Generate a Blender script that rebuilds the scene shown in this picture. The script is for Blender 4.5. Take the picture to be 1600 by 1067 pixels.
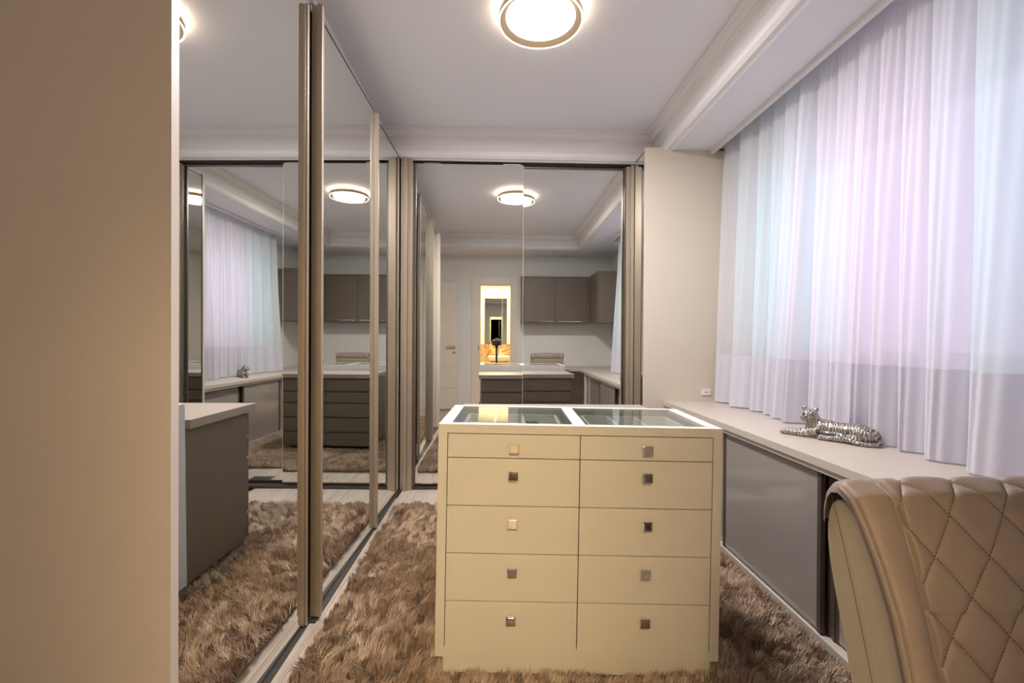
import bpy, bmesh, math, random
import numpy as np
from mathutils import Vector, Matrix
random.seed(7); rng = np.random.default_rng(7)
for o in list(bpy.data.objects): bpy.data.objects.remove(o)
S = bpy.context.scene; COL = S.collection
PI = math.pi

# ------------------------------------------------------------------ camera
F_PX = 711.0
yaw, pitch, roll = math.atan(24/F_PX), -0.0048, math.radians(0.3)
fw = Vector((math.sin(yaw)*math.cos(pitch), math.cos(yaw)*math.cos(pitch), math.sin(pitch)))
r0 = Vector((math.cos(yaw), -math.sin(yaw), 0)); u0 = r0.cross(fw)
rt = math.cos(roll)*r0 + math.sin(roll)*u0; up = -math.sin(roll)*r0 + math.cos(roll)*u0
cd = bpy.data.cameras.new('view'); cam = bpy.data.objects.new('view', cd); COL.objects.link(cam)
cd.sensor_width = 36; cd.lens = F_PX*36/1600; cd.clip_start = 0.02
M = Matrix((rt, up, -fw)).transposed().to_4x4(); M.translation = Vector((0, 0, 1.18))
cam.matrix_world = M; S.camera = cam

# ------------------------------------------------------------------ world, lights, exposure
W = bpy.data.worlds.new('sky'); S.world = W; W.use_nodes = True
bg = W.node_tree.nodes['Background']
bg.inputs[0].default_value = (0.84, 0.88, 1.0, 1); bg.inputs[1].default_value = 1.15
S.view_settings.view_transform = 'Standard'; S.view_settings.look = 'None'
S.view_settings.gamma = 1; S.view_settings.use_curve_mapping = False
S.view_settings.exposure = 0.68
LAMP_E, HALO_E, BATH_W = 9.0, 38.0, 70.0

def area(name, loc, size, watts, color, direction, portal=False, size_y=None):
    l = bpy.data.lights.new(name, 'AREA'); l.energy = watts; l.color = color
    l.shape = 'RECTANGLE'; l.size = size; l.size_y = size_y or size
    if portal: l.cycles.is_portal = True
    o = bpy.data.objects.new(name, l); COL.objects.link(o); o.location = loc
    o.rotation_euler = Vector(direction).to_track_quat('-Z', 'Y').to_euler(); return o
area('window_portal', (2.04, 2.0, 1.7), 1.3, 1, (1, 1, 1), (-1, 0, 0), True, 2.2)
ll = area('ceiling_lamp_light', (.205, 2.205, 2.7125), 0.325, 38.0, (1.0, 0.955, 0.935), (0, 0, -1)); ll.data.shape = 'DISK'
area('bathroom_ceiling_light', (0.0, -1.5, 2.45), 0.5, BATH_W, (1.0, 0.73, 0.40), (0, 0, -1))

# ------------------------------------------------------------------ materials
MT = {}
def mat(name, col, rough=0.5, metal=0.0, bump=0.0, scale=60, stretch=(1, 1, 1), var=0.0, coat=0.0,
        emit=None, estr=0.0, sheen=0.0, spec=0.5, vscale=None):
    if name in MT: return MT[name]
    m = bpy.data.materials.new(name); m.use_nodes = True; nt = m.node_tree; b = nt.nodes['Principled BSDF']
    b.inputs['Base Color'].default_value = (*col, 1); b.inputs['Roughness'].default_value = rough
    b.inputs['Metallic'].default_value = metal; b.inputs['Coat Weight'].default_value = coat
    b.inputs['Coat Roughness'].default_value = 0.06
    b.inputs['Sheen Weight'].default_value = sheen; b.inputs['Specular IOR Level'].default_value = spec
    if emit:
        b.inputs['Emission Color'].default_value = (*emit, 1); b.inputs['Emission Strength'].default_value = estr
    if bump or var:
        tc = nt.nodes.new('ShaderNodeTexCoord'); mp = nt.nodes.new('ShaderNodeMapping')
        mp.inputs['Scale'].default_value = stretch; nz = nt.nodes.new('ShaderNodeTexNoise')
        nz.inputs['Scale'].default_value = scale; nz.inputs['Detail'].default_value = 4
        nt.links.new(tc.outputs['Object'], mp.inputs[0]); nt.links.new(mp.outputs[0], nz.inputs[0])
        if bump:
            bp = nt.nodes.new('ShaderNodeBump'); bp.inputs['Strength'].default_value = bump
            bp.inputs['Distance'].default_value = 0.002
            nt.links.new(nz.outputs['Fac'], bp.inputs['Height']); nt.links.new(bp.outputs[0], b.inputs['Normal'])
        if var:
            cr = nt.nodes.new('ShaderNodeValToRGB'); e = cr.color_ramp.elements
            e[0].position = 0.3; e[1].position = 0.7
            e[0].color = (*[c*(1-var) for c in col], 1); e[1].color = (*[min(1, c*(1+var)) for c in col], 1)
            n2 = nz
            if vscale:
                n2 = nt.nodes.new('ShaderNodeTexNoise'); n2.inputs['Scale'].default_value = vscale
                nt.links.new(mp.outputs[0], n2.inputs[0])
            nt.links.new(n2.outputs['Fac'], cr.inputs[0]); nt.links.new(cr.outputs[0], b.inputs['Base Color'])
    MT[name] = m; return m

def mirror_mat(name, col):
    m = bpy.data.materials.new(name); m.use_nodes = True; nt = m.node_tree; nt.nodes.clear()
    g = nt.nodes.new('ShaderNodeBsdfGlossy'); g.inputs[0].default_value = (*col, 1); g.inputs['Roughness'].default_value = 0.0
    o = nt.nodes.new('ShaderNodeOutputMaterial'); nt.links.new(g.outputs[0], o.inputs[0]); MT[name] = m; return m

def glass_mat(name, tint, refl=1.0):
    m = bpy.data.materials.new(name); m.use_nodes = True; nt = m.node_tree; nt.nodes.clear()
    t = nt.nodes.new('ShaderNodeBsdfTransparent'); t.inputs[0].default_value = (*tint, 1)
    g = nt.nodes.new('ShaderNodeBsdfGlossy'); g.inputs['Roughness'].default_value = 0.0
    ge = nt.nodes.new('ShaderNodeNewGeometry'); dt = nt.nodes.new('ShaderNodeVectorMath'); dt.operation = 'DOT_PRODUCT'
    nt.links.new(ge.outputs['Normal'], dt.inputs[0]); nt.links.new(ge.outputs['Incoming'], dt.inputs[1])
    def mth(op, a_, b_=0.0):
        n = nt.nodes.new('ShaderNodeMath'); n.operation = op
        for q, v in enumerate((a_, b_)):
            if hasattr(v, 'links'): nt.links.new(v, n.inputs[q])
            else: n.inputs[q].default_value = v
        return n.outputs[0]
    f5 = mth('POWER', mth('SUBTRACT', 1.0, mth('ABSOLUTE', dt.outputs['Value'])), 5.0)
    fres = mth('ADD', mth('MULTIPLY', f5, 0.95), 0.045*refl)
    mx = nt.nodes.new('ShaderNodeMixShader'); o = nt.nodes.new('ShaderNodeOutputMaterial')
    nt.links.new(fres, mx.inputs[0]); nt.links.new(t.outputs[0], mx.inputs[1]); nt.links.new(g.outputs[0], mx.inputs[2])
    nt.links.new(mx.outputs[0], o.inputs[0]); MT[name] = m; return m

def cloth_mat(name, col, transp, transl, rough_mix=0.5):
    m = bpy.data.materials.new(name); m.use_nodes = True; nt = m.node_tree; nt.nodes.clear()
    d = nt.nodes.new('ShaderNodeBsdfDiffuse'); d.inputs[0].default_value = (*col, 1)
    tl = nt.nodes.new('ShaderNodeBsdfTranslucent'); tl.inputs[0].default_value = (*col, 1)
    tp = nt.nodes.new('ShaderNodeBsdfTransparent')
    tc = nt.nodes.new('ShaderNodeTexCoord'); wv = nt.nodes.new('ShaderNodeTexNoise'); wv.inputs['Scale'].default_value = 900
    bp = nt.nodes.new('ShaderNodeBump'); bp.inputs['Strength'].default_value = 0.1; bp.inputs['Distance'].default_value = 0.001
    nt.links.new(tc.outputs['Object'], wv.inputs[0]); nt.links.new(wv.outputs['Fac'], bp.inputs['Height'])
    nt.links.new(bp.outputs[0], d.inputs['Normal'])
    m1 = nt.nodes.new('ShaderNodeMixShader'); m1.inputs[0].default_value = transl
    m2 = nt.nodes.new('ShaderNodeMixShader'); m2.inputs[0].default_value = transp
    o = nt.nodes.new('ShaderNodeOutputMaterial')
    nt.links.new(d.outputs[0], m1.inputs[1]); nt.links.new(tl.outputs[0], m1.inputs[2])
    nt.links.new(m1.outputs[0], m2.inputs[1]); nt.links.new(tp.outputs[0], m2.inputs[2]); nt.links.new(m2.outputs[0], o.inputs[0])
    MT[name] = m; return m

white_paint = mat('white_paint', (0.80, 0.78, 0.755), 0.6, bump=0.04, scale=250)
ceiling_paint = mat('ceiling_paint', (0.80, 0.79, 0.83), 0.7, bump=0.03, scale=200)
crown_paint = mat('crown_paint', (0.76, 0.74, 0.745), 0.5)
greige = mat('greige_laminate', (0.64, 0.56, 0.465), 0.5, bump=0.1, scale=500, stretch=(1, 1, .3), var=0.03)
edge_pale = mat('pale_edge_band', (0.66, 0.57, 0.52), 0.45)
champagne = mat('champagne_aluminium', (0.42, 0.35, 0.28), 0.38, metal=0.55, bump=0.05, scale=300, stretch=(1, 1, .01))
bronze = mat('bronze_aluminium', (0.15, 0.12, 0.10), 0.38, metal=0.5)
dark_channel = mat('dark_channel', (0.045, 0.038, 0.033), 0.5)
black_inside = mat('black_interior', (0.02, 0.018, 0.016), 0.7)
chest_white = mat('cream_lacquer', (0.72, 0.68, 0.58), 0.42, bump=0.12, scale=450, stretch=(1, 1, 1), var=0.02)
box_white = mat('white_lacquer', (0.58, 0.575, 0.58), 0.45)
taupe = mat('taupe_lacquer', (0.155, 0.12, 0.092), 0.45, bump=0.15, scale=500, var=0.03)
taupe_top = mat('taupe_worktop', (0.33, 0.27, 0.23), 0.4, bump=0.08, scale=300)
counter_m = mat('stone_beige_laminate', (0.56, 0.49, 0.43), 0.38, bump=0.05, scale=400)
grey_glass = mat('grey_painted_glass', (0.34, 0.305, 0.285), 0.30, coat=1.0, spec=0.5)
chrome = mat('polished_chrome', (0.80, 0.78, 0.75), 0.06, metal=1.0)
leather = mat('tan_leatherette', (0.27, 0.205, 0.168), 0.42, bump=0.25, scale=900, var=0.04, vscale=12)
leather_b = mat('pale_tan_leatherette', (0.38, 0.32, 0.225), 0.45, bump=0.25, scale=900)
thread = mat('dark_brown_thread', (0.09, 0.055, 0.035), 0.7)
thread_l = mat('tan_thread', (0.62, 0.48, 0.32), 0.7)
black_plastic = mat('black_plastic', (0.015, 0.015, 0.016), 0.4)
white_plastic = mat('white_plastic', (0.80, 0.78, 0.74), 0.3)
gold_ring = mat('champagne_lamp_metal', (0.62, 0.47, 0.32), 0.3, metal=0.3)
lamp_glow = mat('lamp_diffuser', (1, 1, 1), 0.5, emit=(1.0, 0.93, 0.84), estr=LAMP_E)
halo_glow = mat('lamp_halo', (1, 1, 1), 0.5, emit=(1.0, 0.84, 0.66), estr=HALO_E)
rim_glow = mat('lamp_rim', (1, 1, 1), 0.5, emit=(1.0, 0.86, 0.70), estr=3.0)
cream_door = mat('cream_door_lacquer', (0.80, 0.72, 0.63), 0.4)
bath_wall = mat('bathroom_yellow_paint', (0.56, 0.53, 0.33), 0.6)
ceramic = mat('white_ceramic', (0.86, 0.84, 0.80), 0.12)
mirror_m = mirror_mat('silvered_glass', (0.83, 0.84, 0.815))
glass_clear = glass_mat('display_glass', (0.94, 0.97, 0.95))
glass_teal = glass_mat('teal_daylight_tint_glass', (0.55, 0.93, 0.95))  # tint put into the pane to colour the daylight on the curtain
glass_pink = glass_mat('rose_daylight_tint_glass', (0.98, 0.84, 0.97))  # rose tint in the pane stands in for pinkish daylight
sheer = cloth_mat('sheer_voile', (0.90, 0.88, 0.92), 0.07, 0.55)
sheer_hem = cloth_mat('sheer_voile_doubled_shaded', (0.70, 0.68, 0.76), 0.0, 0.22)  # doubled cloth, colour darkened further as shade on the hem

def wood_mat():
    m = bpy.data.materials.new('pale_grey_laminate_floor'); m.use_nodes = True; nt = m.node_tree; b = nt.nodes['Principled BSDF']
    tc = nt.nodes.new('ShaderNodeTexCoord'); mp = nt.nodes.new('ShaderNodeMapping'); mp.inputs['Scale'].default_value = (30, 1.6, 1)
    nz = nt.nodes.new('ShaderNodeTexNoise'); nz.inputs['Scale'].default_value = 2.0; nz.inputs['Detail'].default_value = 8
    oi = nt.nodes.new('ShaderNodeObjectInfo')
    ad = nt.nodes.new('ShaderNodeVectorMath'); ad.operation = 'ADD'
    cr = nt.nodes.new('ShaderNodeValToRGB'); e = cr.color_ramp.elements
    e[0].position = .3; e[1].position = .72; e[0].color = (0.36, 0.29, 0.245, 1); e[1].color = (0.56, 0.49, 0.43, 1)
    nt.links.new(tc.outputs['Object'], ad.inputs[0]); nt.links.new(oi.outputs['Random'], ad.inputs[1])
    nt.links.new(ad.outputs[0], mp.inputs[0]); nt.links.new(mp.outputs[0], nz.inputs[0])
    nt.links.new(nz.outputs['Fac'], cr.inputs[0]); nt.links.new(cr.outputs[0], b.inputs['Base Color'])
    b.inputs['Roughness'].default_value = 0.38; return m
floor_m = wood_mat()

def stone_mat():
    m = bpy.data.materials.new('brown_veined_stone'); m.use_nodes = True; nt = m.node_tree; b = nt.nodes['Principled BSDF']
    tc = nt.nodes.new('ShaderNodeTexCoord'); nz = nt.nodes.new('ShaderNodeTexNoise'); nz.inputs['Scale'].default_value = 7
    nz.inputs['Detail'].default_value = 8; nz.inputs['Distortion'].default_value = 1.5
    cr = nt.nodes.new('ShaderNodeValToRGB'); e = cr.color_ramp.elements
    e[0].position = .32; e[1].position = .65; e[0].color = (0.22, 0.10, 0.04, 1); e[1].color = (0.62, 0.42, 0.22, 1)
    nt.links.new(tc.outputs['Object'], nz.inputs[0]); nt.links.new(nz.outputs['Fac'], cr.inputs[0]); nt.links.new(cr.outputs[0], b.inputs['Base Color'])
    b.inputs['Roughness'].default_value = 0.2; return m
stone_m = stone_mat()

def pile_mat():
    m = bpy.data.materials.new('shag_yarn'); m.use_nodes = True; nt = m.node_tree; b = nt.nodes['Principled BSDF']
    at = nt.nodes.new('ShaderNodeAttribute'); at.attribute_name = 'yarn'
    nt.links.new(at.outputs['Color'], b.inputs['Base Color']); b.inputs['Roughness'].default_value = 0.55
    b.inputs['Specular IOR Level'].default_value = 0.35; b.inputs['Sheen Weight'].default_value = 0.25
    return m
pile_m = pile_mat()
rug_base_m = mat('rug_backing', (0.22, 0.13, 0.075), 0.9, var=0.2, scale=40)

def tiger_mat():
    m = bpy.data.materials.new('antique_silver'); m.use_nodes = True; nt = m.node_tree; b = nt.nodes['Principled BSDF']
    tc = nt.nodes.new('ShaderNodeTexCoord')
    wv = nt.nodes.new('ShaderNodeTexWave'); wv.inputs['Scale'].default_value = 26; wv.inputs['Distortion'].default_value = 12
    wv.inputs['Detail'].default_value = 2; wv.inputs['Detail Scale'].default_value = 1.2
    cr = nt.nodes.new('ShaderNodeValToRGB'); e = cr.color_ramp.elements
    e[0].position = .15; e[1].position = .5; e[0].color = (0.17, 0.145, 0.125, 1); e[1].color = (0.52, 0.48, 0.45, 1)
    bp = nt.nodes.new('ShaderNodeBump'); bp.inputs['Strength'].default_value = 0.6; bp.inputs['Distance'].default_value = 0.003
    nt.links.new(tc.outputs['Object'], wv.inputs[0]); nt.links.new(wv.outputs['Fac'], cr.inputs[0]); nt.links.new(cr.outputs[0], b.inputs['Base Color'])
    nt.links.new(wv.outputs['Fac'], bp.inputs['Height']); nt.links.new(bp.outputs[0], b.inputs['Normal'])
    b.inputs['Metallic'].default_value = 0.75; b.inputs['Roughness'].default_value = 0.36; return m
silver_m = tiger_mat()

# ------------------------------------------------------------------ helpers
def link(name, me, m, parent=None, smooth=False):
    if m is not None and len(me.materials) == 0: me.materials.append(m)
    if smooth:
        me.polygons.foreach_set('use_smooth', [True]*len(me.polygons))
    o = bpy.data.objects.new(name, me); COL.objects.link(o)
    if parent is not None: o.parent = parent
    return o
def thing(name, label, cat, loc=(0, 0, 0), rot=(0, 0, 0), group=None):
    o = bpy.data.objects.new(name, None); COL.objects.link(o); o.empty_display_size = .1
    o.location = loc; o.rotation_euler = rot; tag(o, label, cat, group); return o
def tag(o, label, cat, group=None):
    o['label'] = label; o['category'] = cat
    if group: o['group'] = group
    return o
def struct(o, label=None):
    o['kind'] = 'structure'
    if label: o['label'] = label
    return o
def off(parent):
    v = Vector((0, 0, 0)); p = parent
    while p is not None: v += p.location; p = p.parent
    return v
def bm_box(bm, x0, x1, y0, y1, z0, z1, bev=0.0):
    r = bmesh.ops.create_cube(bm, size=1)
    for v in r['verts']:
        v.co = Vector((x0+(v.co.x+.5)*(x1-x0), y0+(v.co.y+.5)*(y1-y0), z0+(v.co.z+.5)*(z1-z0)))
    if bev:
        ed = {e for v in r['verts'] for e in v.link_edges}
        bmesh.ops.bevel(bm, geom=list(ed), offset=bev, segments=2, affect='EDGES', profile=0.6)
def bm_cyl(bm, p0, p1, r0_, r1_=None, seg=20, caps=True):
    p0, p1 = Vector(p0), Vector(p1); d = p1-p0
    q = d.to_track_quat('Z', 'Y').to_matrix().to_4x4(); q.translation = (p0+p1)/2
    bmesh.ops.create_cone(bm, cap_ends=caps, segments=seg, radius1=r0_, radius2=r0_ if r1_ is None else r1_, depth=d.length, matrix=q)
def bm_ball(bm, c, rad, seg=16, rotm=None):
    rad = (rad,)*3 if not hasattr(rad, '__len__') else rad
    m = Matrix.Translation(Vector(c)) @ (rotm or Matrix.Identity(4)) @ Matrix.Diagonal((*rad, 1))
    bmesh.ops.create_uvsphere(bm, u_segments=seg, v_segments=max(8, seg*2//3), radius=1, matrix=m)
def finish(name, bm, m, parent=None, world=True, smooth=False):
    if world and parent is not None:
        d = off(parent)
        for v in bm.verts: v.co -= d
    bmesh.ops.recalc_face_normals(bm, faces=bm.faces)
    me = bpy.data.meshes.new(name); bm.to_mesh(me); bm.free()
    return link(name, me, m, parent, smooth)
def box(name, x0, x1, y0, y1, z0, z1, m, parent=None, bev=0.0, world=True):
    bm = bmesh.new(); bm_box(bm, x0, x1, y0, y1, z0, z1, bev)
    return finish(name, bm, m, parent, world)
def boxes(name, lst, m, parent=None, bev=0.0, world=True):
    bm = bmesh.new()
    for b in lst: bm_box(bm, *b, bev)
    return finish(name, bm, m, parent, world)
def prism(name, pts, axis, a0, a1, m, parent=None, world=True, smooth=False):
    # pts: 2-D outline; axis: extrusion axis 0/1/2
    bm = bmesh.new(); n = len(pts); rings = []
    for a in (a0, a1):
        ring = []
        for p in pts:
            c = [p[0], p[1]]; c.insert(axis, a); ring.append(bm.verts.new(c))
        rings.append(ring)
    for i in range(n):
        j = (i+1) % n; bm.faces.new((rings[0][i], rings[0][j], rings[1][j], rings[1][i]))
    bm.faces.new(rings[0]); bm.faces.new(rings[1][::-1])
    return finish(name, bm, m, parent, world, smooth)
def tube(name, pts, rad, m, parent=None, seg=10, world=True):
    bm = bmesh.new(); P = [Vector(p) for p in pts]; rings = []
    for i, p in enumerate(P):
        t = (P[min(i+1, len(P)-1)]-P[max(i-1, 0)]).normalized()
        a = t.orthogonal().normalized() if i == 0 else (prev - t*prev.dot(t)).normalized()
        prev = a; b = t.cross(a); r_ = rad[i] if hasattr(rad, '__len__') else rad
        rings.append([bm.verts.new(p+(a*math.cos(k*2*PI/seg)+b*math.sin(k*2*PI/seg))*r_) for k in range(seg)])
    for i in range(len(P)-1):
        for k in range(seg):
            bm.faces.new((rings[i][k], rings[i][(k+1) % seg], rings[i+1][(k+1) % seg], rings[i+1][k]))
    bm.faces.new(rings[0][::-1]); bm.faces.new(rings[-1])
    return finish(name, bm, m, parent, world, True)
def lathe(name, prof, c, m, parent=None, seg=64, smooth=True, world=True):
    bm = bmesh.new(); rings = []
    for r_, z in prof:
        rings.append([bm.verts.new((c[0]+r_*math.cos(k*2*PI/seg), c[1]+r_*math.sin(k*2*PI/seg), c[2]+z)) for k in range(seg)] if r_ > 1e-6
                     else [bm.verts.new((c[0], c[1], c[2]+z))])
    for a, b in zip(rings, rings[1:]):
        for k in range(seg):
            k2 = (k+1) % seg
            if len(a) == 1 and len(b) == 1: continue
            if len(a) == 1: bm.faces.new((a[0], b[k], b[k2]))
            elif len(b) == 1: bm.faces.new((a[k], a[k2], b[0]))
            else: bm.faces.new((a[k], a[k2], b[k2], b[k]))
    o = finish(name, bm, m, parent, world, smooth)
    return o
def grid_mesh(name, V, m, parent=None, smooth=True, world=True, closed_u=False):
    # V: array (nu, nv, 3)
    nu, nv, _ = V.shape; d = np.array(off(parent)) if (parent is not None and world) else 0
    me = bpy.data.meshes.new(name); vv = (V-d).reshape(-1, 3)
    iu = np.arange(nu if closed_u else nu-1); iv = np.arange(nv-1)
    A, B = np.meshgrid(iu, iv, indexing='ij'); A2 = (A+1) % nu
    q = np.stack([A*nv+B, A2*nv+B, A2*nv+B+1, A*nv+B+1], -1).reshape(-1, 4)
    me.from_pydata(vv.tolist(), [], q.tolist()); me.update()
    return link(name, me, m, parent, smooth)

# ------------------------------------------------------------------ room shell
CZ = 2.78; SOF = 2.585
XR, YN, YB = 1.95, -0.50, 4.25       # window wall, doorway wall, wall behind the far wardrobe
struct(boxes('wall_left', [(-1.50, -1.42, -0.62, 4.35, 0, 2.95)], white_paint))
struct(boxes('wall_far', [(-1.5, 2.0, YB, YB+.1, 0, 2.95)], white_paint))
# window wall with its opening
WY0, WY1, WZ0, WZ1 = 1.08, 3.05, 1.05, 2.32
struct(boxes('wall_right', [(XR, XR+.16, -2.0, WY0, 0, 2.95), (XR, XR+.16, WY1, 4.35, 0, 2.95),
       (XR, XR+.16, WY0, WY1, 0, WZ0), (XR, XR+.16, WY0, WY1, WZ1, 2.95)], white_paint))
# doorway wall
DX0, DX1, DZ = -0.285, 0.24, 2.10
struct(boxes('wall_near', [(-1.5, DX0-.01, YN-.12, YN, 0, 2.95), (DX1+.01, XR, YN-.12, YN, 0, 2.95), (DX0-.01, DX1+.01, YN-.12, YN, DZ+.01, 2.95)], white_paint))
# floor: sub floor with laminate planks
floor = struct(box('floor', -1.5, 2.0, -2.0, 4.35, -0.06, -0.012, dark_channel))
pw, pl_ = 0.19, 1.22
pm = bpy.data.meshes.new('plank'); bm = bmesh.new(); bm_box(bm, 0.0008, pw-.0008, 0.0008, pl_-.0008, -0.012, 0, 0.0008); bm.to_mesh(pm); bm.free(); pm.materials.append(floor_m)
for i in range(18):
    for j in range(-1, 5):
        o = bpy.data.objects.new('plank', pm); COL.objects.link(o); o.parent = floor
        o.location = (-1.49+i*pw, -0.62+j*pl_+(i*0.43 % 1.0)*pl_-.0, 0)
        if o.location.y > 3.3: COL.objects.unlink(o); bpy.data.objects.remove(o)
# ceiling tray
TX0, TX1, TY0, TY1 = -0.95, 1.235, 0.27, 3.53
struct(boxes('ceiling', [(-1.5, 2.05, -2.0, 4.35, CZ, CZ+.15),
    (-1.5, 1.60, -0.62, TY0-.03, SOF, CZ), (-1.5, TX0-.03, TY0-.03, 4.35, SOF, CZ), (TX0-.03, 1.60, TY1+.03, 4.35, SOF, CZ),
    (TX1+.03, 1.60, TY0-.03, TY1+.03, SOF, CZ), (1.60, XR, -0.62, 0.80, SOF, CZ), (1.60, XR, 3.32, 4.35, SOF, CZ)], ceiling_paint))
def sweep_rect(name, prof, m):
    # prof: (inset towards the room centre, z)
    bm = bmesh.new(); rings = []
    for ins, z in prof:
        rings.append([bm.verts.new(p) for p in ((TX0+ins, TY0+ins, z), (TX1-ins, TY0+ins, z), (TX1-ins, TY1-ins, z), (TX0+ins, TY1-ins, z))])
    for a, b in zip(rings, rings[1:]):
        for k in range(4): bm.faces.new((a[k], a[(k+1) % 4], b[(k+1) % 4], b[k]))
    for k in range(4): bm.faces.new((rings[0][k], rings[0][(k+1) % 4], rings[-1][(k+1) % 4], rings[-1][k]))
    return finish(name, bm, m)
struct(sweep_rect('trim_1', [(-.03, CZ), (.088, CZ), (.088, CZ-.020), (.084, CZ-.024), (.068, CZ-.024), (.062, CZ-.030), (.052, CZ-.046), (.048, CZ-.050), (.048, CZ-.064), (.044, CZ-.068),
    (.030, CZ-.068), (.018, CZ-.076), (.006, CZ-.098), (0, CZ-.125), (0, CZ-.158), (-.03, CZ-.158)], crown_paint), 'white stepped crown moulding around the raised ceiling')
struct(sweep_rect('trim_2', [(-.03, 2.640), (-.006, 2.640), (-.006, 2.634), (.010, 2.632), (.012, 2.628), (.012, 2.596), (.004, 2.588), (-.006, 2.579), (-.03, 2.576), (-.045, 2.570), (-.055, 2.5845), (-.03, 2.5845)], crown_paint), 'lower white moulding edging the ceiling step')
struct(boxes('trim_3', [(1.572, 1.60, 0.80, 3.32, 2.560, 2.775), (1.572, 1.60, 0.78, 0.80, 2.56, 2.60)], crown_paint), 'white board edging the curtain recess')
struct(box('baseboard_near', -1.42, -0.43, YN, YN+.015, 0, .09, white_paint))

# ------------------------------------------------------------------ window
wn = box('window_1', XR+.03, XR+.13, WY0, WY0+.04, WZ0, WZ1, white_plastic); bpy.data.objects.remove(wn)
wn = struct(boxes('window_1', [(XR+.02, XR+.14, WY0, WY0+.04, WZ0, WZ1), (XR+.02, XR+.14, WY1-.04, WY1, WZ0, WZ1), (XR+.02, XR+.14, WY0+.04, WY1-.04, WZ0, WZ0+.04),
     (XR+.02, XR+.14, WY0+.04, WY1-.04, WZ1-.04, WZ1)], white_plastic))
ys = np.linspace(WY0+.04, WY1-.04, 5)
for k in range(4):
    a, b = ys[k]-(.02 if k else 0), ys[k+1]+(.02 if k < 3 else 0); xx = XR+(.05 if k % 2 else .09)
    s = boxes('sash', [(xx, xx+.03, a, a+.04, WZ0+.04, WZ1-.04), (xx, xx+.03, b-.04, b, WZ0+.04, WZ1-.04), (xx, xx+.03, a+.04, b-.04, WZ0+.04, WZ0+.08), (xx, xx+.03, a+.04, b-.04, WZ1-.08, WZ1-.04)], white_plastic, wn)
    box('pane', xx+.012, xx+.018, a+.04, b-.04, WZ0+.08, WZ1-.08, glass_teal if k in (0, 3) else glass_pink, s)

# ------------------------------------------------------------------ doors
# bathroom doorway (casing, jambs) behind the camera, seen in the far mirrors
struct(boxes('door_1', [(DX0-.135, DX0, YN, YN+.02, 0, DZ+.13), (DX1, DX1+.125, YN, YN+.02, 0, DZ+.13), (DX0, DX1, YN, YN+.02, DZ, DZ+.13),
    (DX0-.01, DX0+.012, YN-.12, YN, 0, DZ), (DX1-.012, DX1+.01, YN-.12, YN, 0, DZ), (DX0-.01, DX1+.01, YN-.12, YN, DZ-.012, DZ+.01),
    (DX0-.10, DX0, YN-.14, YN-.12, 0, DZ+.10), (DX1, DX1+.10, YN-.14, YN-.12, 0, DZ+.10), (DX0, DX1, YN-.14, YN-.12, DZ, DZ+.10)], cream_door, bev=.002), 'cream door casing of the bathroom doorway')
box('strike_plate', DX0-.028, DX0-.006, YN+.02, YN+.0225, .99, 1.07, chrome, bpy.data.objects['door_1'])
# open leaf resting against the doorway wall
d2 = struct(box('door_2', -1.40, -0.655, YN+.06, YN+.10, 0.01, 2.12, black_inside)); bpy.data.meshes.remove(d2.data)
d2 = struct(boxes('door_2', [(-1.40, -0.655, YN+.062, YN+.098, 0.01, 2.12)], cream_door), 'cream flush door leaf with horizontal grooves')
for k in range(6):
    box('door_panel', -1.40, -.655, YN+.098, YN+.104, .012+k*.352, .012+(k+1)*.352-.004, cream_door, d2, bev=.001)
hd = boxes('door_handle', [(-.735, -.685, YN+.104, YN+.110, 1.02, 1.065), (-.735, -.685, YN+.104, YN+.110, .935, .975)], chrome, d2, bev=.002)
boxes('lever', [(-.72, -.70, YN+.110, YN+.150, 1.035, 1.052), (-.83, -.70, YN+.142, YN+.155, 1.035, 1.052)], chrome, hd, bev=.003)
box('edge_knob', -.62, -.605, YN, YN+.012, 1.055, 1.07, bronze, d2)

# ------------------------------------------------------------------ bathroom seen through the doorway
BY = -1.80
struct(box('wall_bathroom', -1.2, 1.3, BY-.1, BY, 0, 2.78, bath_wall))
struct(box('wall_bathroom_side', -1.28, -1.2, BY-.1, YN-.12, 0, 2.78, bath_wall)); struct(box('wall_bathroom_end', 1.3, 1.38, BY-.1, YN-.12, 0, 2.78, bath_wall))
struct(boxes('wall_bathroom_front', [(-1.2, DX0-.101, YN-.130, YN-.121, 0, 2.78), (DX1+.101, 1.3, YN-.130, YN-.121, 0, 2.78)], bath_wall))
tag(box('stone_backsplash', -1.199, 1.299, BY+.001, BY+.02, .84, 1.08, stone_m), 'brown veined stone band behind the bathroom basin', 'backsplash')
bmir = thing('bathroom_mirror', 'frameless wall mirror above the brown stone in the bathroom', 'mirror', (0, BY+.005, 1.08))
box('mirror_panel', -1.2, .104, BY+.001, BY+.012, 1.081, 2.72, mirror_m, bmir, bev=.002)
box('mirror_panel', .107, 1.3, BY+.001, BY+.012, 1.081, 2.72, mirror_m, bmir, bev=.002)
van = thing('vanity_cabinet', 'cream vanity cabinet under the bathroom mirror', 'vanity', (0, BY+.27, 0))
box('cabinet_body', -.75, .85, BY+.02, BY+.45, .15, .70, cream_door, van, bev=.003)
box('stone_top', -.78, .88, BY+.02, BY+.47, .70, .74, stone_m, van, bev=.003)
for k in range(3):
    dr = box('drawer', -.745+k*.533, -.745+k*.533+.528, BY+.45, BY+.468, .16, .69, cream_door, van, bev=.002)
basin = lathe('wash_basin', [(0, .012), (.14, .014), (.19, .05), (.215, .115), (.225, .118), (.222, .10), (.20, .03), (.15, 0), (0, 0)], (0.05, BY+.25, .74), ceramic)
tag(basin, 'white ceramic vessel basin on the bathroom vanity', 'basin')
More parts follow.
